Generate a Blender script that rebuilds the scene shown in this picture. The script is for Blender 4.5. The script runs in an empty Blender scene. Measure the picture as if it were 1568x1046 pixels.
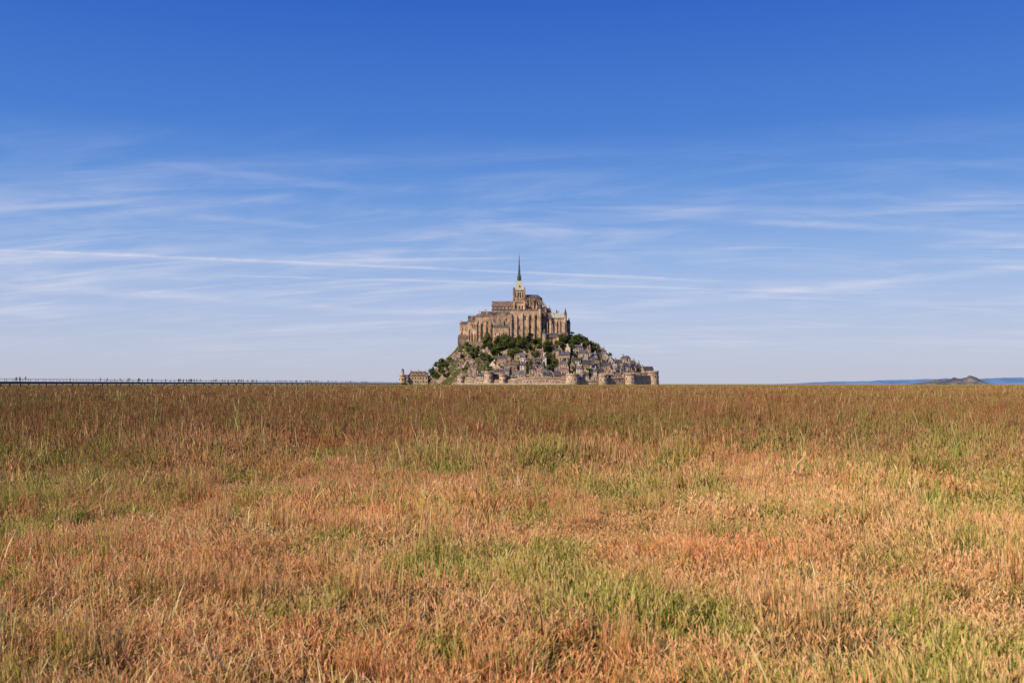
import bpy, math, random
import numpy as np
from mathutils import Vector, noise, Matrix
ZOOM=False
random.seed(7); rng=np.random.default_rng(7)
scene=bpy.context.scene
COL=scene.collection
R=math.radians

# ------------------------------------------------------------ materials
def new_mat(name):
    m=bpy.data.materials.new(name); m.use_nodes=True
    nt=m.node_tree; nt.nodes.clear(); return m,nt
def N(nt,typ,**kw):
    n=nt.nodes.new(typ)
    for k,v in kw.items(): setattr(n,k,v)
    return n
def ramp(nt,stops,fac=None,interp='LINEAR'):
    n=nt.nodes.new('ShaderNodeValToRGB'); cr=n.color_ramp; cr.interpolation=interp
    while len(cr.elements)<len(stops): cr.elements.new(0.5)
    for e,(p,c) in zip(cr.elements,stops):
        e.position=p; e.color=(c[0],c[1],c[2],1)
    if fac is not None: nt.links.new(fac,n.inputs[0])
    return n.outputs[0]
def mth(nt,op,a,b=None,c=None,clamp=False):
    n=nt.nodes.new('ShaderNodeMath'); n.operation=op; n.use_clamp=clamp
    for i,x in enumerate((a,b,c)):
        if x is None: continue
        if isinstance(x,(int,float)): n.inputs[i].default_value=x
        else: nt.links.new(x,n.inputs[i])
    return n.outputs[0]
def mrange(nt,v,a,b,c=0,d=1,smooth=True):
    n=nt.nodes.new('ShaderNodeMapRange'); n.interpolation_type='SMOOTHSTEP' if smooth else 'LINEAR'
    nt.links.new(v,n.inputs[0])
    for i,x in zip((1,2,3,4),(a,b,c,d)): n.inputs[i].default_value=x
    return n.outputs[0]
def mixc(nt,f,a,b,mode='MIX'):
    n=nt.nodes.new('ShaderNodeMix'); n.data_type='RGBA'; n.blend_type=mode
    for i,x in ((0,f),(6,a),(7,b)):
        if isinstance(x,(int,float)): n.inputs[i].default_value=x
        elif isinstance(x,tuple): n.inputs[i].default_value=(x[0],x[1],x[2],1)
        else: nt.links.new(x,n.inputs[i])
    return n.outputs[2]
def noi(nt,vec,scale,detail=4,rough=0.55,dist=0):
    n=nt.nodes.new('ShaderNodeTexNoise'); n.inputs['Scale'].default_value=scale
    n.inputs['Detail'].default_value=detail; n.inputs['Roughness'].default_value=rough
    n.inputs['Distortion'].default_value=dist
    nt.links.new(vec,n.inputs['Vector']); return n.outputs[0]
def scl(nt,vec,s):
    n=nt.nodes.new('ShaderNodeVectorMath'); n.operation='MULTIPLY'
    nt.links.new(vec,n.inputs[0]); n.inputs[1].default_value=s; return n.outputs[0]
def finish(nt,col,rough=0.9,bump=None,bstr=0.5,bdist=0.3):
    b=N(nt,'ShaderNodeBsdfPrincipled'); o=N(nt,'ShaderNodeOutputMaterial')
    b.inputs['Roughness'].default_value=rough
    b.inputs['Specular IOR Level'].default_value=0.15
    if isinstance(col,tuple): b.inputs['Base Color'].default_value=(*col,1)
    else: nt.links.new(col,b.inputs['Base Color'])
    if bump is not None:
        bm=N(nt,'ShaderNodeBump'); bm.inputs['Strength'].default_value=bstr; bm.inputs['Distance'].default_value=bdist
        nt.links.new(bump,bm.inputs['Height']); nt.links.new(bm.outputs[0],b.inputs['Normal'])
    nt.links.new(b.outputs[0],o.inputs[0])
def pos(nt): return N(nt,'ShaderNodeNewGeometry').outputs['Position']

def stone_mat(name,c1,c2,c3,s=0.12,var=.35):
    m,nt=new_mat(name); P=pos(nt)
    a=noi(nt,P,s,5,0.7); st=noi(nt,scl(nt,P,(1,1,0.25)),0.8,4,0.75)
    oi=N(nt,'ShaderNodeObjectInfo').outputs['Random']
    base=ramp(nt,[(0.38,c1),(0.5,c2),(0.62,c3)],mth(nt,'ADD',mth(nt,'MULTIPLY',a,0.6),mth(nt,'MULTIPLY',st,0.4)))
    k=mth(nt,'MULTIPLY_ADD',oi,var,1-var/2)
    cc=N(nt,'ShaderNodeCombineColor'); [nt.links.new(k,cc.inputs[i]) for i in range(3)]
    base=mixc(nt,1.0,base,cc.outputs[0],'MULTIPLY')
    finish(nt,base,0.9,st,0.9,0.8); return m
M_abbey=stone_mat('abbey_granite',(0.18,0.10,0.06),(0.52,0.335,0.20),(0.72,0.51,0.33),var=.05)
M_abbey2=stone_mat('abbey_granite_grey',(0.09,0.060,0.045),(0.29,0.19,0.125),(0.50,0.355,0.235),var=.05)
M_house=stone_mat('house_stone',(0.24,0.14,0.085),(0.47,0.32,0.20),(0.64,0.47,0.32),0.3,.5)
M_plaster=stone_mat('house_render',(0.50,0.37,0.27),(0.66,0.52,0.38),(0.76,0.63,0.49),0.3,.4)
M_ramp=stone_mat('rampart_stone',(0.25,0.145,0.09),(0.50,0.335,0.215),(0.68,0.49,0.335),0.2,.1)
M_slate=stone_mat('slate_roof',(0.045,0.038,0.042),(0.10,0.085,0.092),(0.20,0.165,0.165),0.4,.9)
M_tile=stone_mat('brown_roof',(0.09,0.05,0.035),(0.21,0.125,0.09),(0.36,0.235,0.17),0.4,.5)
M_lead=stone_mat('pale_roof',(0.38,0.33,0.23),(0.5,0.44,0.32),(0.6,0.54,0.42),0.4,.1)
m,nt=new_mat('window_dark'); finish(nt,(0.02,0.016,0.018),0.3); M_win=m
m,nt=new_mat('door_wood'); finish(nt,(0.09,0.04,0.02),0.6); M_door=m
m,nt=new_mat('gilding'); finish(nt,(0.6,0.42,0.1),0.4); M_gold=m
m,nt=new_mat('spire_metal'); finish(nt,(0.10,0.10,0.085),0.6); M_spire=m

# rock
m,nt=new_mat('rock'); P=pos(nt)
a=noi(nt,P,0.10,8,0.7); b=noi(nt,scl(nt,P,(1,1,1.6)),0.35,6,0.75)
mixf=mth(nt,'ADD',mth(nt,'MULTIPLY',a,0.5),mth(nt,'MULTIPLY',b,0.5))
rockc=ramp(nt,[(0.40,(0.05,0.032,0.022)),(0.47,(0.23,0.15,0.10)),(0.56,(0.46,0.32,0.225)),(0.68,(0.64,0.48,0.36))],mixf)
g=mrange(nt,noi(nt,P,0.055,5,0.7),0.47,0.53)
gc=ramp(nt,[(0.3,(0.035,0.042,0.012)),(0.7,(0.14,0.13,0.035))],b)
finish(nt,mixc(nt,g,rockc,gc),0.95,mixf,1.0,4.0); M_rock=m

# ------------------------------------------------------------ mesh builder
class MB:
    def __init__(s): s.v=[];s.f=[];s.m=[];s.mats=[]
    def mi(s,mat):
        if mat not in s.mats: s.mats.append(mat)
        return s.mats.index(mat)
    def add(s,vs,fs,mat):
        o=len(s.v); s.v+=[tuple(x) for x in vs]; k=s.mi(mat)
        for f in fs: s.f.append([o+i for i in f]); s.m.append(k)
    def box(s,cx,cy,z0,z1,sx,sy,mat,rot=0,top=(1,1)):
        c,n=math.cos(rot),math.sin(rot); vs=[]
        for z,kx,ky in ((z0,1,1),(z1,top[0],top[1])):
            for a,b in ((-1,-1),(1,-1),(1,1),(-1,1)):
                x=a*sx/2*kx; y=b*sy/2*ky
                vs.append((cx+x*c-y*n,cy+x*n+y*c,z))
        s.add(vs,[(3,2,1,0),(4,5,6,7),(0,1,5,4),(1,2,6,5),(2,3,7,6),(3,0,4,7)],mat)
    def gable(s,cx,cy,z0,h,sx,sy,mat,rot=0,wall=None,hip=0.0):
        c,n=math.cos(rot),math.sin(rot)
        def T(x,y,z): return (cx+x*c-y*n,cy+x*n+y*c,z)
        X=sx/2;Y=sy/2; r=X-hip*X
        vs=[T(-X,-Y,z0),T(X,-Y,z0),T(X,Y,z0),T(-X,Y,z0),T(-r,0,z0+h),T(r,0,z0+h)]
        s.add(vs,[(0,1,5,4),(2,3,4,5),(3,2,1,0)],mat)
        s.add(vs,[(1,2,5),(3,0,4)],wall if (wall and hip==0) else mat)
    def cyl(s,cx,cy,z0,z1,r,mat,n=14,r1=None,phase=0):
        if r1 is None: r1=r
        vs=[]
        for z,q in ((z0,r),(z1,r1)):
            for i in range(n):
                t=phase+2*math.pi*i/n; vs.append((cx+q*math.cos(t),cy+q*math.sin(t),z))
        fs=[(i,(i+1)%n,n+(i+1)%n,n+i) for i in range(n)]+[tuple(range(n,2*n)),tuple(range(n-1,-1,-1))]
        s.add(vs,fs,mat)
    def beam(s,p,q,w,h,mat):
        p=Vector(p);q=Vector(q);d=(q-p); side=d.cross(Vector((0,0,1)))
        side=side.normalized()*w/2 if side.length>1e-6 else Vector((w/2,0,0))
        up=side.cross(d).normalized()*h/2
        vs=[p-side-up,p+side-up,p+side+up,p-side+up,q-side-up,q+side-up,q+side+up,q-side+up]
        s.add(vs,[(3,2,1,0),(4,5,6,7),(0,1,5,4),(1,2,6,5),(2,3,7,6),(3,0,4,7)],mat)
    def winf(s,cx,y,z0,w,h,mat,arch=True,axis='x',d=0.25):
        s.box(cx,y,z0,z0+h,w,d,mat)
        if arch: s.gable(cx,y,z0+h,w*0.7,w,d,mat,0)
    def build(s,name,loc=(0,0,0),scale=1.0,parent=None,smooth=False):
        me=bpy.data.meshes.new(name); me.from_pydata([(x*scale,y*scale,z*scale) for x,y,z in s.v],[],s.f)
        for mt in s.mats: me.materials.append(mt)
        me.polygons.foreach_set('material_index',s.m)
        me.update()
        ob=bpy.data.objects.new(name,me); ob.location=loc; COL.objects.link(ob)
        if parent: ob.parent=parent
        return ob

S=0.787           # metres per survey unit
X0,Y0=8.7,1200.0
def W2(u,w,v): return (X0+u*S,Y0+w*S,v*S)

# ------------------------------------------------------------ island rock
SU=[-200,-182,-150,-138,-125,-110,-97,-88,-78,70,80,100,125,150,175,195,206,214]
SV=[0,0,3,12,25,40,55,66,72,76,70,60,45,34,24,18,10,0]
def sil(u): return float(np.interp(u,SU,SV))
def Wd(u):
    t=(u-30)/188.0
    return 122*math.sqrt(max(0.0,1-t*t))+1
def h0(u,w):
    t=min(1.0,abs(w)/Wd(u))
    g=1.0 if t<0.24 else 1-((t-0.24)/0.76)
    g=max(0,g)**0.9
    return sil(u)*g
def hgt(u,w):
    b=h0(u,w)
    if b<=0.01: return b-0.5
    n=noise.fractal(Vector((u*0.045,w*0.045,3.1)),0.9,2.1,6)
    r=1-abs(noise.noise(Vector((u*0.09+w*0.03,w*0.07,7.7))))*2
    k=1.25 if u<-45 else 0.45
    return b+(n*7+r*4-2)*k*min(1,b/14)
nu,nw=260,170
vs=[];fs=[]
for j in range(nw+1):
    for i in range(nu+1):
        u=-205+425*i/nu; w=-135+270*j/nw
        vs.append((u*S,w*S,hgt(u,w)*S))
for j in range(nw):
    for i in range(nu):
        a=j*(nu+1)+i; fs.append((a,a+1,a+nu+2,a+nu+1))
me=bpy.data.meshes.new('rocky_island'); me.from_pydata(vs,[],fs); me.materials.append(M_rock)
ob=bpy.data.objects.new('rocky_island',me); ob.location=(X0,Y0,0); COL.objects.link(ob)

# ------------------------------------------------------------ abbey
A=MB()
def butt(u,w,z0,z1,wd=2.2,dp=3.0,mat=None):
    mat=mat or M_abbey
    A.box(u,w-dp/2,z0,z1-4,wd,dp,mat)
    A.add([(u-wd/2,w-dp,z1-4),(u+wd/2,w-dp,z1-4),(u+wd/2,w,z1),(u-wd/2,w,z1),(u-wd/2,w,z1-4),(u+wd/2,w,z1-4)],
          [(0,1,2,3),(0,3,4),(1,5,2)],mat)
def wing(u0,u1,w0,w1,z0,z1,mat,nb=0,win=None,roof=None,cornice=True,bd=3,side=True,bh=(1,5)):
    A.box((u0+u1)/2,(w0+w1)/2,z0,z1,u1-u0,w1-w0,mat)
    if cornice: A.box((u0+u1)/2,(w0+w1)/2,z1,z1+1.0,u1-u0+1.2,w1-w0+1.2,M_abbey2)
    if nb:
        for i in range(nb):
            u=u0+1.1+(u1-u0-2.2)*i/(nb-1)+(random.uniform(-.8,.8) if 0<i<nb-1 else 0); butt(u,w0,z0,z1-random.uniform(*bh),random.uniform(1.4,2.6),bd*random.uniform(.6,1.2),mat)
    if win and nb>1:
        for i in range(nb-1):
            u=u0+1.1+(u1-u0-2.2)*(i+.5)/(nb-1)
            for (wz,ww,wh) in win:
                if random.random()<.82: A.winf(u,w0,wz+random.uniform(-1,1),ww,wh,M_win)
    if side:
        for sx,xx in ((-1,u0),(1,u1)):
            n=max(1,int((w1-w0)/9))
            for i in range(n):
                wv=w0+(w1-w0)*(i+.5)/n
                A.box(xx,wv,z1-14,z1-8,0.5,1.4,M_win)
    if roof:
        A.gable((u0+u1)/2,(w0+w1)/2,z1+1.0,roof[0],u1-u0+1,w1-w0+1,roof[1],0,mat,roof[2])
# great southern substructure
wing(-44,-14,-34,22,50,108,M_abbey2,4,[(95,1.2,4),(82,1.2,3)],(4,M_slate,.1),bh=(8,22))
wing(-13.7,31,-39,22,50,112,M_abbey,6,[(98,1.5,6),(84,1.3,4)],None,bh=(2,9))
for u in (-9,8.5,26): A.winf(u,-39.15,68,3.6,7,M_abbey2,True)
for u in range(-13,31,3): A.box(u,-39.4,113,114.6,1.5,0.8,M_abbey2)
A.box(-28,-37,50,86,24,6,M_abbey,0,(1,0.7)); A.add([(-40,-39.5,86),(-16,-39.5,86),(-16,-33,91),(-40,-33,91)],[(0,1,2,3)],M_slate)
for u in (-36,-30,-24,-19): A.winf(u,-39.3,74,1.1,4,M_win)
# western blocks
wing(-90,-77,-22,20,44,93,M_abbey,3,[(82,1.0,4)],(3.5,M_slate,0.3),bh=(6,16))
wing(-77.5,-63,-29,24,44,96,M_abbey,4,[(85,1.0,5),(72,1.0,3)],(4,M_tile,0.3),bh=(3,18))
wing(-66,-43.9,-31.5,20,46,103,M_abbey,4,[(91,1.1,5),(79,1.0,3)],(5,M_tile,0.25),bh=(3,14))
wing(-78,-64,-8,20,90,102,M_abbey2,0,None,(4,M_slate,0))
wing(-58,-44,-18,14,100,108,M_abbey2,0,None,(4,M_slate,0.0))
A.box(-84,-25,40,76,18,10,M_abbey2,0,(0.95,0.3)); A.box(-68,-33,40,66,22,8,M_abbey2,0,(0.95,0.3))
A.box(-89.5,0,40,80,8,30,M_abbey2,0,(0.2,.9))
for u,z in ((-88,97),(-72,103),(-60,110),(-49,112)): A.box(u,-16 if u<-70 else -24,z-6,z+2.5,1.5,1.5,M_ramp)
# nave + aisle
A.box(-25,0,100,120,33,20,M_abbey); A.gable(-25,0,120,9,34,22,M_tile,0,M_abbey)
A.box(-25,-14,100,113,33,9,M_abbey)
A.add([(-42,-19,113),(-8.5,-19,113),(-8.5,-10,117),(-42,-10,117)],[(0,1,2,3)],M_slate)
for i in range(6):
    u=-39+i*5.6; A.winf(u,-10,115,1.2,3,M_win); A.winf(u,-18.6,104,1.1,5,M_win); butt(u+2.8,-18.5,100,113,1.2,2)
# transept
A.box(0,0,100,125,17,50,M_abbey); A.gable(0,0,125,8,52,18,M_tile,math.pi/2,M_abbey)
for u in (-4.5,0,4.5): A.winf(u,-25,108,1.6,11,M_win)
butt(-8,-25,100,126,1.8,2.5); butt(8,-25,100,126,1.8,2.5)
# crossing tower
A.box(0,0,110,144,17.5,17.5,M_abbey); A.box(0,0,144,145.5,19,19,M_abbey2)
A.box(0,0,131,131.8,18.4,18.4,M_abbey2)
for a in (-5.4,-1.8,1.8,5.4):
    for sgn in (-1,1):
        A.winf(a,sgn*8.75,134,1.5,7,M_win); A.winf(a,sgn*8.75,124,1.2,3.5,M_win)
        A.box(sgn*8.75,a,134,141,0.4,1.5,M_win)
for a in (-1,1):
    for b in (-1,1):
        A.box(a*8.6,b*8.6,110,147,2,2,M_abbey2); A.box(a*8.6,b*8.6,147,151,2,2,M_abbey2,0,(0.05,0.05))
A.box(0,0,145.5,160,17,17,M_lead,0,(0.36,0.36))
for sg in (-1,1):
    A.box(0,sg*6,147,151,2.6,3,M_lead); A.gable(0,sg*6,151,2.4,4,3.0,M_spire,math.pi/2)
A.cyl(0,0,160,166,2.7,M_spire,8); A.cyl(0,0,166,167,3.3,M_spire,8)
for k in range(8):
    t=2*math.pi*k/8; A.box(3.1*math.cos(t),3.1*math.sin(t),159,171,0.6,0.6,M_spire,0,(0.1,0.1))
A.cyl(0,0,167,182,2.2,M_spire,8,1.2); A.cyl(0,0,182,182.8,1.6,M_spire,8); A.cyl(0,0,182.8,200,1.1,M_spire,8,0.35)
A.cyl(0,0,200,203.5,0.5,M_gold,6,0.35); A.beam((-1,0,202.5),(1,0,203.8),0.3,0.7,M_gold); A.beam((0.6,0,202),(0.7,0,206),0.3,0.3,M_gold)
# choir, ambulatory, radiating chapels
A.box(18,0,100,133,20,15,M_abbey2); A.gable(18,0,133,6,20,16,M_slate,0)
A.cyl(28,0,100,133,7.5,M_abbey2,12); A.cyl(28,0,133,139,8,M_slate,12,0.2)
A.box(20,0,100,117,24,32,M_abbey2); A.cyl(32,0,100,117,15.5,M_abbey2,14); A.cyl(32,0,117,120,15.5,M_slate,14,7.5)
for i in range(6): A.winf(10+i*3.6,-7.5,121,1.5,9,M_win)
pins=[(11,-17),(16,-17),(21,-17),(26,-17)]
for k in range(7):
    t=-math.pi/2+math.pi*k/6; pins.append((32+16.5*math.cos(t),16.5*math.sin(t)))
pins+=[(11,17),(16,17),(21,17)]
for (pu,pw) in pins:
    ht=133-max(0,(pu-20))*0.62+random.uniform(-1.5,1.5)
    A.box(pu,pw,98,ht-6,1.7,1.7,M_abbey); A.box(pu,pw,ht-6,ht+5,2.0,2.0,M_abbey2,0,(0.03,0.03))
    qu=pu if pu<28 else 28+(pu-32)*0.45; qw=math.copysign(7.3,pw) if pu<28 else pw*0.45
    A.beam((pu,pw,ht-9),(qu,qw,130),0.8,1.2,M_abbey)
    A.beam((pu,pw,ht-15),(qu,qw,121),0.8,1.0,M_abbey)
    mu,mw=(pu+qu)/2,(pw+qw)/2
    A.box(mu,mw,117,ht,1.1,1.1,M_abbey2,0,(0.6,0.6)); A.box(mu,mw,ht,ht+7,1.2,1.2,M_abbey2,0,(0.03,0.03))
for k in range(5):
    t=-math.pi/2+math.pi*(k+0.5)/5.0
    A.cyl(32+15*math.cos(t),15*math.sin(t),96,110,4.6,M_abbey2,8); A.cyl(32+15*math.cos(t),15*math.sin(t),110,114,5,M_slate,8,0.3)
for k in range(9): A.winf(11+k*2.7,-16.1,104,1.1,8,M_win)
# eastern lodgings
wing(31.5,47,-31,20,48,99,M_abbey2,4,[(86,1.1,5),(74,1.0,4),(64,1.0,3)],(5,M_slate,0.0),bd=2.5)
wing(47.5,68,-36,10,46,100,M_abbey,4,[(88,1.2,5),(77,1.1,4),(65,1.0,4)],(9,M_lead,0.0),bd=2.6)
wing(66,76,-30,12,46,92,M_abbey2,3,[(82,1.0,4),(70,1.0,4)],(6,M_slate,0.3),bd=2)
for uu,ww,tt in ((69,-35,106),(76,-6,94),(47,-38,98),(31,-40,114),(57,-12,106)):
    A.cyl(uu,ww,46,tt,2.1,M_abbey,10); A.cyl(uu,ww,tt,tt+0.8,2.6,M_abbey2,10); A.cyl(uu,ww,tt+0.8,tt+10,2.2,M_slate,10,0.1)
# lower terraces / gatehouse
wing(38,58,-50,-34,38,72,M_abbey,4,[(62,1.0,4),(52,1.0,3)],(5,M_slate,0.0),bd=2)
wing(60,72,-45,-30,40,76,M_abbey2,3,[(66,1.0,4)],(3,M_tile,.3),bd=2)
A.cyl(37,-52,36,76,3.2,M_abbey); A.cyl(37,-52,76,84,3.4,M_slate,14,0.2)
A.box(-8,-44,44,64,60,6,M_abbey2,0,(0.97,0.5)); A.box(-52,-42,42,56,26,5,M_abbey2,0.1,(0.97,0.5))
for (u,w,z) in ((-52,-6,114),(52,-20,108),(60,-10,111),(40,-10,104),(72,-8,99)):
    A.box(u,w,z-4,z+3,1.4,1.4,M_ramp)
abbey=A.build('abbey_church',(X0,Y0,0),S)

# ------------------------------------------------------------ village houses
def house(u,w,v,wd,dp,ht,rh,rot,roofm,wallm,name='stone_house',hip=0.0,sink=9):
    H=MB(); H.box(0,0,-sink,ht,wd,dp,wallm); 
    H.gable(0,0,ht,rh,wd+0.7,dp+1.2,roofm,0,wallm,hip)
    nw_=max(2,int(wd/3.0)); fl=max(1,int(ht/3.6))
    for f in range(fl):
        for i in range(nw_):
            x=-wd/2+wd*(i+.5)/nw_; z=ht-3.1-f*3.6
            for sg in (-1,1):
                if f==fl-1 and i==nw_//2:
                    H.box(x,sg*dp/2,z-1.2,z+1.7,1.3,0.3,M_door)
                else: H.box(x,sg*dp/2,z,z+1.9,1.1,0.24,M_win)
        for sg in (-1,1): H.box(sg*wd/2,0,z,z+1.8,0.24,1.1,M_win)
    H.box(0,0,ht-0.35,ht-0.02,wd+0.4,dp+0.4,M_ramp)
    if random.random()<0.5:
        for x in (-wd*.22,wd*.22):
            H.box(x,-dp*.3,ht+0.2,ht+rh*.55,1.5,1.6,wallm); H.gable(x,-dp*.3,ht+rh*.55,1.1,2.2,1.9,roofm,math.pi/2,wallm)
            H.box(x,-dp*.3-0.82,ht+0.6,ht+rh*.5,0.9,0.1,M_win)
    for sg in ((-1,1) if random.random()<.6 else (1,)):
        H.box(sg*(wd/2-0.8),0.4,ht,ht+rh+2.2,1.1,1.8,wallm); H.box(sg*(wd/2-0.8),0.4,ht+rh+2.2,ht+rh+2.6,1.4,2.1,M_tile)
    o=H.build(name,W2(u,w,v),S); o.rotation_euler[2]=rot; return o
def findw(u,level):
    w=-Wd(u)
    while w<0:
        if h0(u,w)>=level: return w
        w+=1.0
    return None
levels=[(5,-58,196,.97),(13,-52,190,.92),(21,-42,186,.88),(29,-30,170,.82),(37,0,145,.8),(45,55,122,.85)]
for lv,ua,ub,dn in levels:
    u=ua+random.uniform(0,5)
    while u<ub:
        wd=random.uniform(8,15)
        w=findw(u,lv)
        dens=min(.97,dn+(.12 if u>75 else 0))
        if w is not None and random.random()<dens:
            sl=(Wd(u+3)-Wd(u-3))/6
            rot=math.atan(-sl)*0.7+random.uniform(-.25,.25)+(math.pi/2 if random.random()<0.25 else 0)
            house(u,w+2+random.uniform(-3,3),lv+random.uniform(-1.5,2),wd,random.uniform(6.5,9),random.uniform(5,10),
                  random.uniform(3.5,7),rot,random.choice([M_slate,M_slate,M_slate,M_tile]),
                  random.choice([M_house,M_house,M_plaster]),hip=random.choice([0,0,0,0.35]))
        u+=wd+random.uniform(-1.5,2.5)
P_=MB(); P_.box(0,0,-8,9,16,9,M_house); P_.gable(0,0,9,6,16.6,10,M_slate,0,M_house)
P_.box(-9.5,0,-8,15,5,5,M_house); P_.gable(-9.5,0,15,4,6,5.6,M_slate,0,M_house)
for i in range(4): P_.winf(-5+i*3.5,-4.5,2,1,3.5,M_win)
w=findw(64,33); o=P_.build('parish_church',W2(64,w-2,34),S)
F=MB(); F.box(0,0,-3,12,29,13,M_house); F.gable(0,0,12,7,30,14.5,M_tile,0,M_house,0.25)
for i in range(7):
    for z in (2,7.5): F.box(-12.4+i*4.1,-6.5,z,z+2.2,1.3,0.3,M_win)
for x in (-9,-3,3,9): F.box(x,-3.5,13,17,1.8,2,M_house); F.gable(x,-3.5,17,1.3,3,2.4,M_slate,math.pi/2)
for x in (-11,0,11): F.box(x,0,17,21.5,1.4,1.8,M_ramp)
F.build('barracks_building',W2(-150,-46,2),S)
F=MB(); F.box(0,0,-3,10,14,9,M_house); F.gable(0,0,10,5,15,10,M_slate,0,M_house)
for i in range(3): F.box(-4+i*4,-4.5,4,6.5,1.3,0.3,M_win)
F.box(5,0,10,17,1.4,1.6,M_ramp); F.build('stone_house',W2(-168,-42,1),S)
T=MB(); T.cyl(0,0,-2,14,5.2,M_ramp,18,4.6); T.cyl(0,0,14,15.5,5.3,M_ramp,18); T.cyl(0,0,15.5,22,2.2,M_ramp,12); T.cyl(0,0,22,25,2.5,M_slate,12,0.1)
for k in range(6): T.box(4.9*math.cos(k-2.6),4.9*math.sin(k-2.6),8,10,0.9,0.9,M_win,k-2.6)
T.build('stone_tower',W2(-172,-58,0),S)

# ------------------------------------------------------------ ramparts
Rm=MB()
def rp(u): return (u,-(Wd(u)+3))
us=list(range(-86,204,9)); pts=[rp(u) for u in us]+[(207,-30),(211,0),(206,30)]
def rh(u): return 9.5+ (2.5*math.sin(u*0.05))+ (4 if u>150 else 0)
for (a,b) in zip(pts[:-1],pts[1:]):
    dx,dy=b[0]-a[0],b[1]-a[1]; L=math.hypot(dx,dy); rot=math.atan2(dy,dx)
    cx,cy=(a[0]+b[0])/2,(a[1]+b[1])/2; H=rh(cx)
    Rm.box(cx,cy,-2,H,L+0.6,4,M_ramp,rot,(1,0.7)); 
    Rm.box(cx,cy,H-1.8,H-1.2,L+0.4,4.1,M_abbey2,rot)
    n=max(2,int(L/2.4))
    for i in range(n):
        t=(i+.5)/n; Rm.box(a[0]+dx*t,a[1]+dy*t,H,H+1.5,1.4,1.6,M_ramp,rot)
    for i in range(2):
        t=(i+.5)/2; Rm.box(a[0]+dx*t+math.sin(rot)*1.6,a[1]+dy*t-math.cos(rot)*1.6,H-6,H-4.6,0.9,0.8,M_win,rot)
Rm.box(-10,-134,-2,3.2,160,9,M_plaster,0.0)
ramparts=Rm.build('rampart_wall',(X0,Y0,0),S)
def tower(u,r,H,cone=None,out=5):
    T=MB(); T.cyl(0,0,-2,H,r*1.12,M_ramp,20,r); T.cyl(0,0,H,H+0.8,r+0.7,M_abbey2,20); T.cyl(0,0,H+.8,H+2.2,r+0.5,M_ramp,20)
    for k in range(14):
        t=2*math.pi*k/14; T.box((r+.1)*math.cos(t),(r+.1)*math.sin(t),H+2.2,H+3.6,1.3,1.2,M_ramp,t)
        if k%2: T.box((r*1.04)*math.cos(t),(r*1.04)*math.sin(t),H-6,H-4.2,1.0,0.9,M_win,t)
    if cone: T.cyl(0,0,H+2.2,H+cone,r*0.85,M_slate,20,0.1)
    T.build('rampart_tower',W2(u,-(Wd(u)+out),0),S)
tower(-44,6,17,None); tower(-24,5,13,7); tower(74,9,14,None,7); tower(118,6,13); tower(158,8,15); tower(196,8,18,None,4); tower(-84,5,11)
B=MB(); B.box(0,0,-2,17,34,16,M_ramp,0,(0.97,0.9)); B.box(0,0,17,18,34.4,16,M_abbey2); 
for i in range(13): B.box(-15.6+i*2.6,-7,18,19.4,1.4,1,M_ramp)
B.box(4,2,18,23,16,9,M_house); B.gable(4,2,23,5,17,10,M_slate,0,M_house)
for x in (-12,-6,0,6,12): B.box(x,-7.6,9,11.5,1.2,0.8,M_win)
o=B.build('stone_bastion',W2(186,-56,0),S); o.rotation_euler[2]=0.35

# ------------------------------------------------------------ trees
def leaf_mat(name,c1,c2):
    m,nt=new_mat(name); P=pos(nt)
    n=noi(nt,P,0.5,3); oi=N(nt,'ShaderNodeObjectInfo').outputs['Random']
    f=mth(nt,'ADD',mth(nt,'MULTIPLY',n,0.6),mth(nt,'MULTIPLY',oi,0.45))
    c=ramp(nt,[(0.25,c1),(0.8,c2)],f)
    d=N(nt,'ShaderNodeBsdfDiffuse'); nt.links.new(c,d.inputs[0])
    o=N(nt,'ShaderNodeOutputMaterial'); nt.links.new(d.outputs[0],o.inputs[0]); return m
M_leaf=leaf_mat('tree_leaves',(0.032,0.042,0.014),(0.14,0.15,0.042))
m,nt=new_mat('bark'); finish(nt,(0.08,0.055,0.04)); M_bark=m
def tree_mesh(i,H=10,rad=4.0):
    T=MB(); T.cyl(0,0,-1.5,H*.45,0.35,M_bark,7,0.2)
    cl=[]
    for k in range(9):
        t=random.uniform(0,6.28); rr=random.uniform(0.2,0.75)*rad; z=random.uniform(0.3,0.86)*H
        c=Vector((rr*math.cos(t),rr*math.sin(t),z)); cl.append((c,random.uniform(0.28,0.5)*rad))
        T.beam((0,0,H*.3),tuple(c),0.16,0.16,M_bark)
    cl.append((Vector((0,0,H*.85)),rad*.4))
    for c,r in cl:
        for _ in range(85):
            d=Vector((random.gauss(0,1),random.gauss(0,1),random.gauss(0,1))).normalized()*r*random.uniform(.55,1.12)
            p=c+d; a=Vector((random.gauss(0,1),random.gauss(0,1),random.gauss(0,1))).normalized()
            b=a.cross(d).normalized(); a=b.cross(d.normalized()+a*0.6).normalized()
            s=random.uniform(.25,.6)
            T.add([p-a*s,p+b*s*.6,p+a*s,p-b*s*.6],[(0,1,2,3)],M_leaf)
    o=T.build('tree_src'); me=o.data; bpy.data.objects.remove(o); return me
TM=[tree_mesh(i,random.uniform(8,11),random.uniform(3.2,4.6)) for i in range(6)]
def tree(u,w,v,s,name='tree'):
    o=bpy.data.objects.new(name,random.choice(TM)); o.location=W2(u,w,v); o.rotation_euler=(0,0,random.uniform(0,6.28))
    o.scale=(s*random.uniform(.9,1.3),s*random.uniform(.9,1.3),s*random.uniform(.8,1.15)); COL.objects.link(o)
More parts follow.
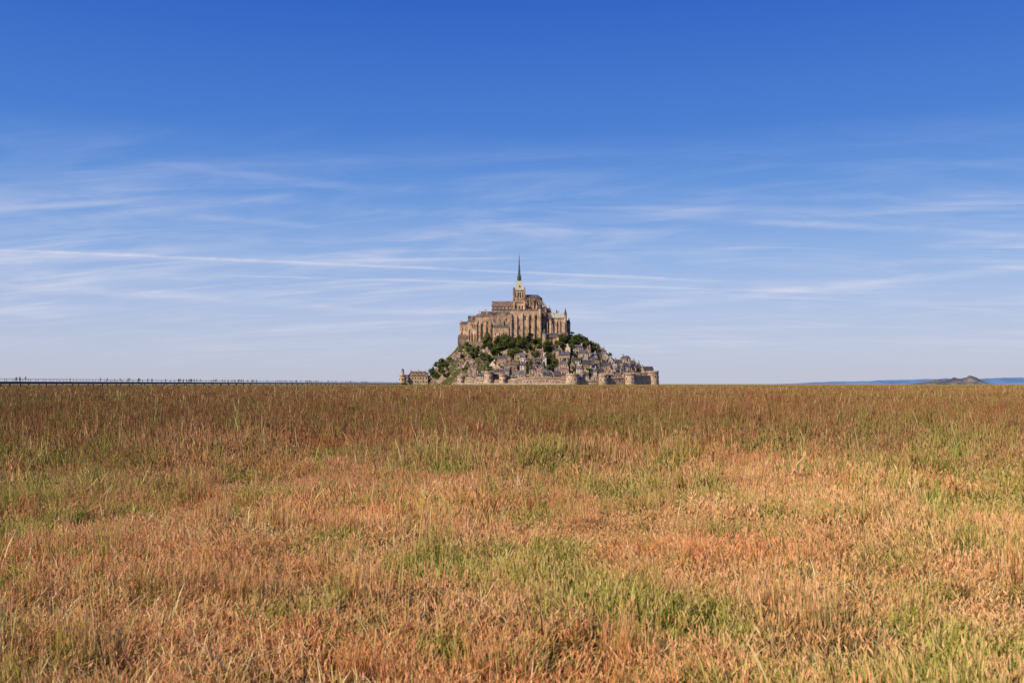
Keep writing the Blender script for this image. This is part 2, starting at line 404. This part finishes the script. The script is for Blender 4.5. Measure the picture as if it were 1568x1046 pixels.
def scatter(n,ua,ub,va,vb,sa,sb,name='tree'):
    c=0
    for _ in range(n*4):
        if c>=n: break
        u=random.uniform(ua,ub); lv=random.uniform(va,vb); w=findw(u,lv)
        if w is None: continue
        w+=random.uniform(-1,3); tree(u,w,hgt(u,w)-0.8,random.uniform(sa,sb),name); c+=1
scatter(76,-50,74,38,66,.6,1.25); scatter(16,-88,-45,36,60,.4,.9)
scatter(24,-142,-98,8,46,.5,1.0); scatter(42,76,122,44,64,.7,1.2)
scatter(80,-45,175,12,44,.5,1.05); scatter(75,-125,-45,8,55,.15,.4,'shrub')
for u,s in ((-146,.9),(-140,1.1),(-134,1.0),(-127,1.0)): tree(u,-8,hgt(u,-8)-1,s)
for u in range(80,132,5): tree(u,random.uniform(-22,-4),hgt(u,-10)-1,random.uniform(.7,1.05))
for u in (22,27,33,38,44,-20,-14): tree(u,-47,58,random.uniform(1.1,1.5))

# ------------------------------------------------------------ footbridge
m,nt=new_mat('bridge_steel'); finish(nt,(0.07,0.07,0.085),0.6); M_steel=m
m,nt=new_mat('bridge_deck_wood'); P=pos(nt); finish(nt,ramp(nt,[(0.3,(0.25,0.21,0.18)),(0.7,(0.4,0.35,0.30))],noi(nt,P,1.0)),0.8); M_deck=m
bx0,by0=-118.0,1092.0; bx1,by1=-195.0,171.0
L=math.hypot(bx1-bx0,by1-by0); dx,dy=(bx1-bx0)/L,(by1-by0)/L; nx,ny=-dy,dx; brot=math.atan2(dy,dx)
Bm=MB(); BZ=2.6
Bm.box((bx0+bx1)/2,(by0+by1)/2,BZ-0.4,BZ,L,7,M_deck,brot); Bm.box((bx0+bx1)/2,(by0+by1)/2,BZ-0.95,BZ-0.4,L,6.0,M_steel,brot)
for sg in (-1,1):
    ox,oy=nx*3.4*sg,ny*3.4*sg
    for z,t in ((BZ+.95,.08),(BZ+.5,.03)):
        Bm.box((bx0+bx1)/2+ox,(by0+by1)/2+oy,z-t/2,z+t/2,L,t,M_steel,brot)
    d=1.0
    while d<L:
        Bm.box(bx0+dx*d+ox,by0+dy*d+oy,BZ,BZ+0.91,0.10,0.10,M_steel,brot); d+=5
    d=3.0
    while d<L:
        Bm.cyl(bx0+dx*d+ox*.6,by0+dy*d+oy*.6,-1,BZ-.95,0.2,M_steel,8); d+=12
d=20
while d<L:
    Bm.box(bx0+dx*d+nx*3.6,by0+dy*d+ny*3.6,BZ,BZ+1.4,0.16,0.16,M_steel,brot); d+=36
Bm.box(bx0+dx*-8,by0+dy*-8,-1,BZ-.02,22,12,M_ramp,brot)
Bm.build('footbridge')

# ------------------------------------------------------------ people
def pm(c):
    m,nt=new_mat('cloth'); finish(nt,c,0.8); return m
skin=pm((0.45,0.27,0.19)); hair=pm((0.05,0.03,0.02))
def person_mesh(k,top,bot,stride):
    J={'pel':(0,0,.95),'ch':(0,0,1.25),'nk':(0,0,1.48),'hd':(0,.01,1.58),'tp':(0,0,1.72),
       'lh':(.1,0,.9),'lk':(.11,.1*stride,.5),'la':(.11,.12*stride-.05,.08),'lt':(.11,.12*stride+.13,.04),
       'rh':(-.1,0,.9),'rk':(-.11,-.02*stride,.5),'ra':(-.11,-.3*stride,.1),'rt':(-.11,-.3*stride+.15,.04),
       'ls':(.19,0,1.42),'le':(.25,-.08*stride,1.13),'lw':(.26,.08-.1*stride,.88),'lf':(.26,.1-.1*stride,.78),
       'rs':(-.19,0,1.42),'re':(-.25,.08*stride,1.13),'rw':(-.26,.22*stride,.9),'rf':(-.26,.26*stride,.81)}
    Rr={'pel':.15,'ch':.16,'nk':.06,'hd':.1,'tp':.075,'lh':.1,'lk':.065,'la':.045,'lt':.035,'ls':.07,'le':.045,'lw':.032,'lf':.035}
    E=[('pel','ch'),('ch','nk'),('nk','hd'),('hd','tp'),('pel','lh'),('lh','lk'),('lk','la'),('la','lt'),('pel','rh'),('rh','rk'),('rk','ra'),('ra','rt'),
       ('ch','ls'),('ls','le'),('le','lw'),('lw','lf'),('ch','rs'),('rs','re'),('re','rw'),('rw','rf')]
    ks=list(J); me=bpy.data.meshes.new('p'); me.from_pydata([J[q] for q in ks],[(ks.index(a),ks.index(b)) for a,b in E],[])
    ob=bpy.data.objects.new('p',me); COL.objects.link(ob); md=ob.modifiers.new('s','SKIN')
    for i,q in enumerate(ks):
        r=Rr.get(q,Rr.get('l'+q[1:],.05)); me.skin_vertices[0].data[i].radius=(r,r*.8); me.skin_vertices[0].data[i].use_root=(q=='pel')
    ss=ob.modifiers.new('u','SUBSURF'); ss.levels=1
    bpy.context.view_layer.update()
    dg=bpy.context.evaluated_depsgraph_get(); nm=bpy.data.meshes.new_from_object(ob.evaluated_get(dg)); bpy.data.objects.remove(ob)
    nm.materials.clear()
    for q in (bot,top,skin,hair): nm.materials.append(q)
    for p in nm.polygons:
        c=p.center; p.material_index=3 if (c.z>1.66 or (c.z>1.55 and c.y<-.03)) else 2 if (c.z>1.47 or (abs(c.x)>.22 and c.z<.98)) else 1 if c.z>.95 else 0
    return nm
PM=[person_mesh(k,pm(t),pm(b),s) for k,(t,b,s) in enumerate([((.3,.04,.03),(.03,.04,.08),1),((.15,.15,.15),(.05,.05,.06),.6),((.04,.06,.16),(.1,.08,.06),1.2),((.03,.03,.03),(.04,.05,.1),.2),((.1,.08,.07),(.06,.06,.06),.8)])]
centers=[-755,-745,-633,-620,-590,-575,-560,-530,-500,-497,-480,-452,-445,-420,-398,-380,-355,-347,-330,-310,-300,-296,-280,-262,-250,-240,-232,-225]
for cpx in centers+[random.uniform(-620,-220) for _ in range(16)]:
    for q_ in range(random.choice([1,2,3,4])):
        q=(cpx+random.uniform(-4,4))/1524.0
        yy=-209.3/(q-.0836); dd=(by0-yy)/(-dy)
        o=bpy.data.objects.new('person',random.choice(PM)); lat=random.uniform(-3.0,3.0)
        o.location=(bx0+dx*dd+nx*lat,by0+dy*dd+ny*lat,BZ); o.rotation_euler[2]=brot-math.pi/2+random.choice([0,math.pi])+random.uniform(-.3,.3)
        s=random.uniform(.98,1.12); o.scale=(s,s,s); COL.objects.link(o)

# ------------------------------------------------------------ distant land
m,nt=new_mat('distant_coast_haze_tint'); P=pos(nt); finish(nt,ramp(nt,[(0.4,(0.10,0.19,0.33)),(0.6,(0.17,0.28,0.42))],noi(nt,P,0.004,6,.7)),1.0); M_coast_haze=m  # blue of the aerial haze is painted into the hills' base colour
m,nt=new_mat('islet_rock'); P=pos(nt); finish(nt,ramp(nt,[(0.38,(0.05,0.06,0.08)),(0.48,(0.10,0.105,0.11)),(0.60,(0.22,0.17,0.145)),(.7,(.36,.27,.22))],noi(nt,P,0.04,6,.75)),1.0); M_islet=m
def landmass(name,cx,cy,a,b,H,mat,nx_=120,ny_=14,seed=0,shape=None,amp=.35,fs=3.0):
    vs=[];fs_=[]
    for j in range(ny_+1):
        for i in range(nx_+1):
            s=-1+2*i/nx_; t=-1+2*j/ny_
            base=(shape(s) if shape else (1-s*s))*max(0,1-t*t)**.7
            n=noise.fractal(Vector((s*fs+seed,t*1.5,seed)),.9,2,6)
            vs.append((s*a,t*b,max(-1,H*base*(1+amp*n)-.5)))
    for j in range(ny_):
        for i in range(nx_):
            q=j*(nx_+1)+i; fs_.append((q,q+1,q+nx_+2,q+nx_+1))
    me=bpy.data.meshes.new(name); me.from_pydata(vs,[],fs_); me.materials.append(mat)
    o=bpy.data.objects.new(name,me); o.location=(cx,cy,0); COL.objects.link(o)
landmass('rocky_islet',1540,3500,125,70,34,M_islet,120,30,4.2,lambda s: math.exp(-((s-.5)/.18)**2)*.3+.68*max(0,1-abs(s)**2.4)**.8*(.8+.25*s),.28,3.5)
landmass('distant_hills',5150,8000,3050,500,62,M_coast_haze,300,10,1.3,lambda s: min(1,max(0,(s+1)*1.0))**.5*max(0,1-s**8),.3,14)

# ------------------------------------------------------------ ground
m,nt=new_mat('meadow_ground'); P=pos(nt)
n1=noi(nt,P,0.35,6,.7); n2=noi(nt,P,0.012,5,.6)
c=ramp(nt,[(0.3,(0.03,0.02,0.008)),(0.5,(0.09,0.055,0.02)),(0.7,(0.12,0.11,0.025))],n1)
cf=ramp(nt,[(0.35,(0.12,0.07,0.025)),(0.5,(0.13,0.11,0.03)),(0.62,(0.16,0.19,0.035))],n2)
sx=N(nt,'ShaderNodeSeparateXYZ'); nt.links.new(P,sx.inputs[0])
c=mixc(nt,mrange(nt,sx.outputs[1],30,200),c,cf)
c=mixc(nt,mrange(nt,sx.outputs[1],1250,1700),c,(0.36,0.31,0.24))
finish(nt,c,1.0,n1,.6,.1)
me=bpy.data.meshes.new('ground'); 
me.from_pydata([(-22000,-500,0),(22000,-500,0),(22000,26000,0),(-22000,26000,0)],[],[(0,1,2,3)]); me.materials.append(m)
o=bpy.data.objects.new('ground',me); COL.objects.link(o)

# ------------------------------------------------------------ grass material
m,nt=new_mat('grass_blades'); P=pos(nt)
def attr(n):
    a=N(nt,'ShaderNodeAttribute'); a.attribute_name=n; return a.outputs['Fac']
bl,th=attr('bl'),attr('th')
Pf=scl(nt,P,(1,1,0))
n1=noi(nt,Pf,0.20,3,.6); n2=noi(nt,Pf,0.8,3,.6); n4=noi(nt,Pf,0.045,3,.5)
gm=mth(nt,'ADD',mth(nt,'ADD',mth(nt,'MULTIPLY',n1,.4),mth(nt,'MULTIPLY',n2,.4)),mth(nt,'MULTIPLY',n4,.2))
gmask=mrange(nt,gm,0.46,0.555)
sx=N(nt,'ShaderNodeSeparateXYZ'); nt.links.new(P,sx.inputs[0]); py=sx.outputs[1]
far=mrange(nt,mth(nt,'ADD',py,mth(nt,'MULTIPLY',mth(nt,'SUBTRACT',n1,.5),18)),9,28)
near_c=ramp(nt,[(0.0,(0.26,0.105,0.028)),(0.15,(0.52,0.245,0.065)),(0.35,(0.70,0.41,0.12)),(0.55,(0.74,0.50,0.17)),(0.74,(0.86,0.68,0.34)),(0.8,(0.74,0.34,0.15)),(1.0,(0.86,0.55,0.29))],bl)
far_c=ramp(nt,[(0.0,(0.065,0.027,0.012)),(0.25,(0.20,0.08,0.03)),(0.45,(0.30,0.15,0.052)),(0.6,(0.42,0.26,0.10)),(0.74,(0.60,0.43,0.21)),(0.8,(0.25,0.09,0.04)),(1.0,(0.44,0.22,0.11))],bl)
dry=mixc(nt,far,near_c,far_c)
grn=ramp(nt,[(0.0,(0.08,0.13,0.013)),(0.3,(0.21,0.28,0.022)),(0.55,(0.40,0.43,0.045)),(0.76,(0.66,0.60,0.13)),(0.8,(0.46,0.38,0.10)),(1.0,(0.66,0.50,0.18))],bl)
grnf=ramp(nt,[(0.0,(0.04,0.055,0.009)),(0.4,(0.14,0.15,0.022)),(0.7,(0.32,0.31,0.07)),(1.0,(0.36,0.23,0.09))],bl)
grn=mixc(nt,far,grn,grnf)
gsel=mth(nt,'ADD',mth(nt,'MULTIPLY',gmask,0.95),mth(nt,'MULTIPLY',mth(nt,'SUBTRACT',0.40,mth(nt,'FRACT',mth(nt,'MULTIPLY',bl,7.3))),0.7),clamp=True)
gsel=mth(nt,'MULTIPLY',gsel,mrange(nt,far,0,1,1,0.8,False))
gsel=mth(nt,'MAXIMUM',gsel,mrange(nt,py,200,500,0,.6))
c=mixc(nt,gsel,dry,grn)
viv=mrange(nt,noi(nt,Pf,1.1,2,.5),.62,.70,0,.75)
viv=mth(nt,'MULTIPLY',viv,mrange(nt,py,25,60,1,0))
c=mixc(nt,viv,c,mixc(nt,bl,(0.10,.20,.02),(.38,.46,.07)))
red=mrange(nt,noi(nt,scl(nt,P,(.6,1,0)),0.3,3,.6,.0),.45,.64,0,.6)
red=mth(nt,'MULTIPLY',red,mrange(nt,gsel,0,1,1,.1))
c=mixc(nt,red,c,mixc(nt,1.0,c,(1.0,.70,.58),'MULTIPLY'))
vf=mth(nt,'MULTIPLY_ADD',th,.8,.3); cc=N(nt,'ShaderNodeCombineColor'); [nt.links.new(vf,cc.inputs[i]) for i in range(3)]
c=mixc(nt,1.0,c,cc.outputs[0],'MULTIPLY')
d=N(nt,'ShaderNodeBsdfDiffuse'); nt.links.new(c,d.inputs[0])
o=N(nt,'ShaderNodeOutputMaterial'); nt.links.new(d.outputs[0],o.inputs[0]); M_grass=m

tcol=bpy.data.collections.new('grass_tufts')
def tuft(idx,rad,n,h,w,lean,headfrac,headlen,headw):
    V=[];F=[];BL=[];TH=[]
    ncl=max(3,int(n/28)); cr=np.sqrt(rng.random(ncl))*rad; ca=rng.random(ncl)*6.283
    cx=cr*np.cos(ca); cy=cr*np.sin(ca); chh=rng.uniform(.5,1.4,ncl); cb=rng.random(ncl)
    for i in range(n):
        k=rng.integers(ncl)
        if rng.random()<.68:
            x=cx[k]+rng.normal(0,rad*.06); y=cy[k]+rng.normal(0,rad*.06)
        else:
            r=math.sqrt(rng.random())*rad; a=rng.random()*6.283; x=r*math.cos(a); y=r*math.sin(a)
        H=rng.uniform(*h)*chh[k]; ww=rng.uniform(*w); fa=rng.random()*6.283
        la=rng.random()*6.283; lm=abs(rng.normal(0,lean))
        lx=math.cos(la)*lm+lean*.3; ly=math.sin(la)*lm
        b=float(np.clip(.5*cb[k]+.5*rng.random(),0,1)); head=rng.random()<headfrac
        if rng.random()<.03: H*=1.35; ww*=1.15; b=.97; head=False
        b=.77+.23*b if head else .76*b
        fx,fy=math.cos(fa)*ww/2,math.sin(fa)*ww/2
        o=len(V)
        prof=((0,1),(.4,.85),(.75,.55),(1,.08))
        if head: prof=((0,.5),(.4,.45),(.75,.35),(1,.2))
        for t,q in prof:
            px=x+lx*H*t*t; py_=y+ly*H*t*t; pz=H*t*(1-.22*lm*t)
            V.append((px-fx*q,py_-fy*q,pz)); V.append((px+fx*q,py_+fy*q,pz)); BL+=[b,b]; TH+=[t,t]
        for s in range(3): F.append((o+2*s,o+2*s+1,o+2*s+3,o+2*s+2))
        if head:
            tx,ty,tz=x+lx*H,y+ly*H,H*(1-.22*lm); dvx,dvy=lx*.7+rng.normal(0,.2),ly*.7+rng.normal(0,.2)
            hl=headlen*rng.uniform(.6,1.3); hw=headw*rng.uniform(.6,1.2)
            for an in (fa,fa+1.57):
                ax,ay=math.cos(an)*hw/2,math.sin(an)*hw/2; o=len(V)
                V.append((tx-dvx*hl*.4,ty-dvy*hl*.4,tz-hl*.5)); V.append((tx+ax,ty+ay,tz)); V.append((tx+dvx*hl*.6,ty+dvy*hl*.6,tz+hl*.6)); V.append((tx-ax,ty-ay,tz))
                BL+=[b]*4; TH+=[.9,1,1,1]; F.append((o,o+1,o+2,o+3))
    me=bpy.data.meshes.new('tuft_%02d'%idx); me.from_pydata(V,[],F)
    for nm_,dat in (('bl',BL),('th',TH)):
        a=me.attributes.new(nm_,'FLOAT','POINT'); a.data.foreach_set('value',dat)
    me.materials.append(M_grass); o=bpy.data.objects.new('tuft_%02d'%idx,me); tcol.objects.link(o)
k=0
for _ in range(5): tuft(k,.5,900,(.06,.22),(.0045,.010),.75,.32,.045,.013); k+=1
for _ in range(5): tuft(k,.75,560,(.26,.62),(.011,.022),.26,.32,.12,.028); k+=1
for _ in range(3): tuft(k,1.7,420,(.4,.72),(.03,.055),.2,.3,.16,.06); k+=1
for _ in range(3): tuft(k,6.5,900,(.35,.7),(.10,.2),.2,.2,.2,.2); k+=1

pts=[];sc=[];rt=[];ix=[]
def ring(y0,y1,sp,i0,ni,hs,base=lambda y:1.0,prob=lambda y:1.0):
    ny_=int((y1-y0)/sp)
    for j in range(ny_):
        y=y0+j*sp; X=.64*y+6; n=int(2*X/sp)
        for i in range(n+1):
            x=-X+i*sp+random.uniform(-.5,.5)*sp; yy=y+random.uniform(-.5,.5)*sp
            nn=noise.noise(Vector((x*.35,yy*.35,1)))+.6*noise.noise(Vector((x*.08,yy*.08,5)))
            if nn<-.62 and random.random()<.7: continue
            if random.random()>prob(yy+nn*5): continue
            bs=base(yy+nn*4)
            pts.append((x,yy,0)); s=bs*(1+hs*nn)*random.uniform(.75,1.25); sc.append((random.uniform(.95,1.1),s)); rt.append(random.uniform(0,6.283)); ix.append(i0+random.randrange(ni))
ring(1.5,27,.58,0,5,.6,lambda y:1+max(0,min(.6,(y-10)/20)),lambda y:1 if y<18 else max(.25,1-(y-18)/8))
ring(9,58,.95,5,5,.4,lambda y:min(1,.40+max(0,y-9)/30),lambda y:max(0,min(1,(y-9)/15)))
ring(55,150,2.3,10,3,.25)
ring(146,1080,9.5,13,3,.2)
# scattered taller tussocks in the short turf
for _ in range(130):
    yy=random.uniform(5,16); x=random.uniform(-.6*yy-2,.6*yy+2)
    pts.append((x,yy,0)); g_=random.uniform(.25,.5); sc.append((g_*.8,g_*random.uniform(1.0,1.5))); rt.append(random.uniform(0,6.283)); ix.append(5+random.randrange(5))
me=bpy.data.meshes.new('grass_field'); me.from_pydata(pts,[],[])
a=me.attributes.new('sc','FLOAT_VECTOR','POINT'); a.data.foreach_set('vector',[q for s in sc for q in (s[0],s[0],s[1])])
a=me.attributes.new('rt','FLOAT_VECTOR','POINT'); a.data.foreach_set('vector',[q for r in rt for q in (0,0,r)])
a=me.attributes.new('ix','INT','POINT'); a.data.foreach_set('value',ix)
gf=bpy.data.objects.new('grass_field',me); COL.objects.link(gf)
ng=bpy.data.node_groups.new('scatter_grass','GeometryNodeTree')
ng.interface.new_socket('Geometry',in_out='INPUT',socket_type='NodeSocketGeometry'); ng.interface.new_socket('Geometry',in_out='OUTPUT',socket_type='NodeSocketGeometry')
gi=ng.nodes.new('NodeGroupInput'); go=ng.nodes.new('NodeGroupOutput')
ci=ng.nodes.new('GeometryNodeCollectionInfo'); ci.inputs[0].default_value=tcol; ci.inputs[1].default_value=True; ci.inputs[2].default_value=True
m2p=ng.nodes.new('GeometryNodeMeshToPoints'); iop=ng.nodes.new('GeometryNodeInstanceOnPoints')
def na(n,t):
    q=ng.nodes.new('GeometryNodeInputNamedAttribute'); q.data_type=t; q.inputs[0].default_value=n; return [s for s in q.outputs if s.enabled][0]
ng.links.new(gi.outputs[0],m2p.inputs[0]); ng.links.new(m2p.outputs[0],iop.inputs['Points'])
ng.links.new(ci.outputs[0],iop.inputs['Instance']); iop.inputs['Pick Instance'].default_value=True
ng.links.new(na('ix','INT'),iop.inputs['Instance Index']); ng.links.new(na('rt','FLOAT_VECTOR'),iop.inputs['Rotation']); ng.links.new(na('sc','FLOAT_VECTOR'),iop.inputs['Scale'])
ng.links.new(iop.outputs[0],go.inputs[0])
md=gf.modifiers.new('scatter','NODES'); md.node_group=ng
print('grass instances',len(pts))

# ------------------------------------------------------------ sun & sky
sd=Vector((-0.66,-0.56,0.62)).normalized()   # towards the sun
el=math.asin(sd.z); az=math.atan2(sd.x,sd.y)
L_=bpy.data.lights.new('sun','SUN'); L_.energy=5.0; L_.angle=R(.53); L_.color=(1,.92,.78)
so=bpy.data.objects.new('sun',L_); so.rotation_euler=sd.to_track_quat('Z','Y').to_euler(); so.location=(0,0,50); COL.objects.link(so)
wd=bpy.data.worlds.new('World'); scene.world=wd; wd.use_nodes=True; nt=wd.node_tree; nt.nodes.clear()
sky=N(nt,'ShaderNodeTexSky'); sky.sky_type='NISHITA'; sky.sun_disc=False; sky.sun_elevation=el; sky.sun_rotation=az
tc=N(nt,'ShaderNodeTexCoord').outputs['Generated']
sp=N(nt,'ShaderNodeSeparateXYZ'); nt.links.new(tc,sp.inputs[0]); dxn,dyn,dz=sp.outputs
grad=ramp(nt,[(0.0,(.55,.57,.69)),(0.03,(.52,.57,.74)),(0.075,(.42,.525,.79)),(0.125,(.275,.435,.78)),(0.19,(.12,.295,.72)),(0.25,(.055,.20,.66)),(0.36,(.020,.12,.58)),(1.0,(.012,.07,.40))],dz)
zz=mth(nt,'ADD',mth(nt,'MAXIMUM',dz,0),.12)
qx=mth(nt,'DIVIDE',dxn,zz); qy=mth(nt,'DIVIDE',dyn,zz)
qyr=mth(nt,'ADD',qy,mth(nt,'MULTIPLY',qx,.14))
cb=N(nt,'ShaderNodeCombineXYZ'); nt.links.new(qx,cb.inputs[0]); nt.links.new(qyr,cb.inputs[1]); Q=cb.outputs[0]
ca=noi(nt,scl(nt,Q,(.8,3.4,1)),1.0,8,.62,.7); cl=noi(nt,scl(nt,Q,(.7,.9,1)),1.0,3,.5)
cd2=noi(nt,scl(nt,Q,(1.3,2.6,1)),1.3,8,.6,1.0)
cir=mth(nt,'MULTIPLY',mrange(nt,ca,.42,.74),mrange(nt,cl,.36,.6))
cir=mth(nt,'ADD',cir,mth(nt,'MULTIPLY',mrange(nt,cd2,.42,.75),.32))
dzw=mth(nt,'ADD',dz,mth(nt,'MULTIPLY',mth(nt,'SUBTRACT',cl,.5),.18))
emask=mth(nt,'MULTIPLY',mrange(nt,dz,.0,.07),mrange(nt,dzw,.13,.26,1,0))
cir=mth(nt,'MULTIPLY',mth(nt,'MULTIPLY',cir,emask),.72)
def dirp(px,py_):
    return Vector(((px-784)/1524,1,(588-py_)/1524)).normalized()
tot=cir
brk=noi(nt,scl(nt,Q,(3.5,3.0,1)),1.0,4,.6)
for (a,b,wdt,amp,xa,xb) in (((0,382),(1230,436),.0013,.5,-.62,.22),((430,424),(1250,447),.0010,.42,-.25,.30),((0,436),(620,478),.0035,.36,-.62,-.08),((0,388),(500,403),.004,.26,-.62,-.2)
    ,((880,478),(1400,428),.0035,.32,.02,.5),((250,250),(560,290),.004,.1,-.35,-.15),((300,330),(500,348),.003,.22,-.3,-.18),((1180,340),(1568,360),.003,.26,.2,.6)):
    n=dirp(*a).cross(dirp(*b)).normalized()
    dn=N(nt,'ShaderNodeVectorMath',operation='DOT_PRODUCT'); nt.links.new(tc,dn.inputs[0]); dn.inputs[1].default_value=n
    wig=mth(nt,'ADD',dn.outputs['Value'],mth(nt,'MULTIPLY',mth(nt,'SUBTRACT',brk,.5),wdt*2.5))
    f=mrange(nt,mth(nt,'ABSOLUTE',wig),0,wdt*1.8,1,0)
    f=mth(nt,'MULTIPLY',f,mth(nt,'MULTIPLY',mrange(nt,dxn,xa-.08,xa+.06),mrange(nt,dxn,xb-.1,xb+.08,1,0)))
    f=mth(nt,'MULTIPLY',f,mth(nt,'MULTIPLY',mrange(nt,brk,.35,.6,.3,1),amp))
    f=mth(nt,'MULTIPLY',f,mrange(nt,dyn,0,.2))
    tot=mth(nt,'ADD',tot,f,clamp=True)
gc=mixc(nt,tot,grad,(.68,.70,.86))
b1=N(nt,'ShaderNodeBackground'); b1.inputs[1].default_value=.10; nt.links.new(sky.outputs[0],b1.inputs[0])
b2=N(nt,'ShaderNodeBackground'); b2.inputs[1].default_value=1.0; nt.links.new(gc,b2.inputs[0])
mx=N(nt,'ShaderNodeMixShader'); mx.inputs[0].default_value=.88; nt.links.new(b1.outputs[0],mx.inputs[1]); nt.links.new(b2.outputs[0],mx.inputs[2])
o=N(nt,'ShaderNodeOutputWorld'); nt.links.new(mx.outputs[0],o.inputs[0])

# ------------------------------------------------------------ camera
cd=bpy.data.cameras.new('camera'); cd.lens=35; cd.sensor_width=36; cd.clip_end=60000; cd.clip_start=.1
cd.dof.use_dof=True; cd.dof.focus_distance=45; cd.dof.aperture_fstop=5.0
co=bpy.data.objects.new('camera',cd); co.location=(0,0,1.7); co.rotation_euler=(R(90+2.44),0,0); COL.objects.link(co); scene.camera=co
if ZOOM:
    cd.lens=118; cd.dof.use_dof=False; co.rotation_euler=(R(90+3.2),0,0)
scene.view_settings.view_transform='Standard'; scene.view_settings.look='None'; scene.view_settings.exposure=0
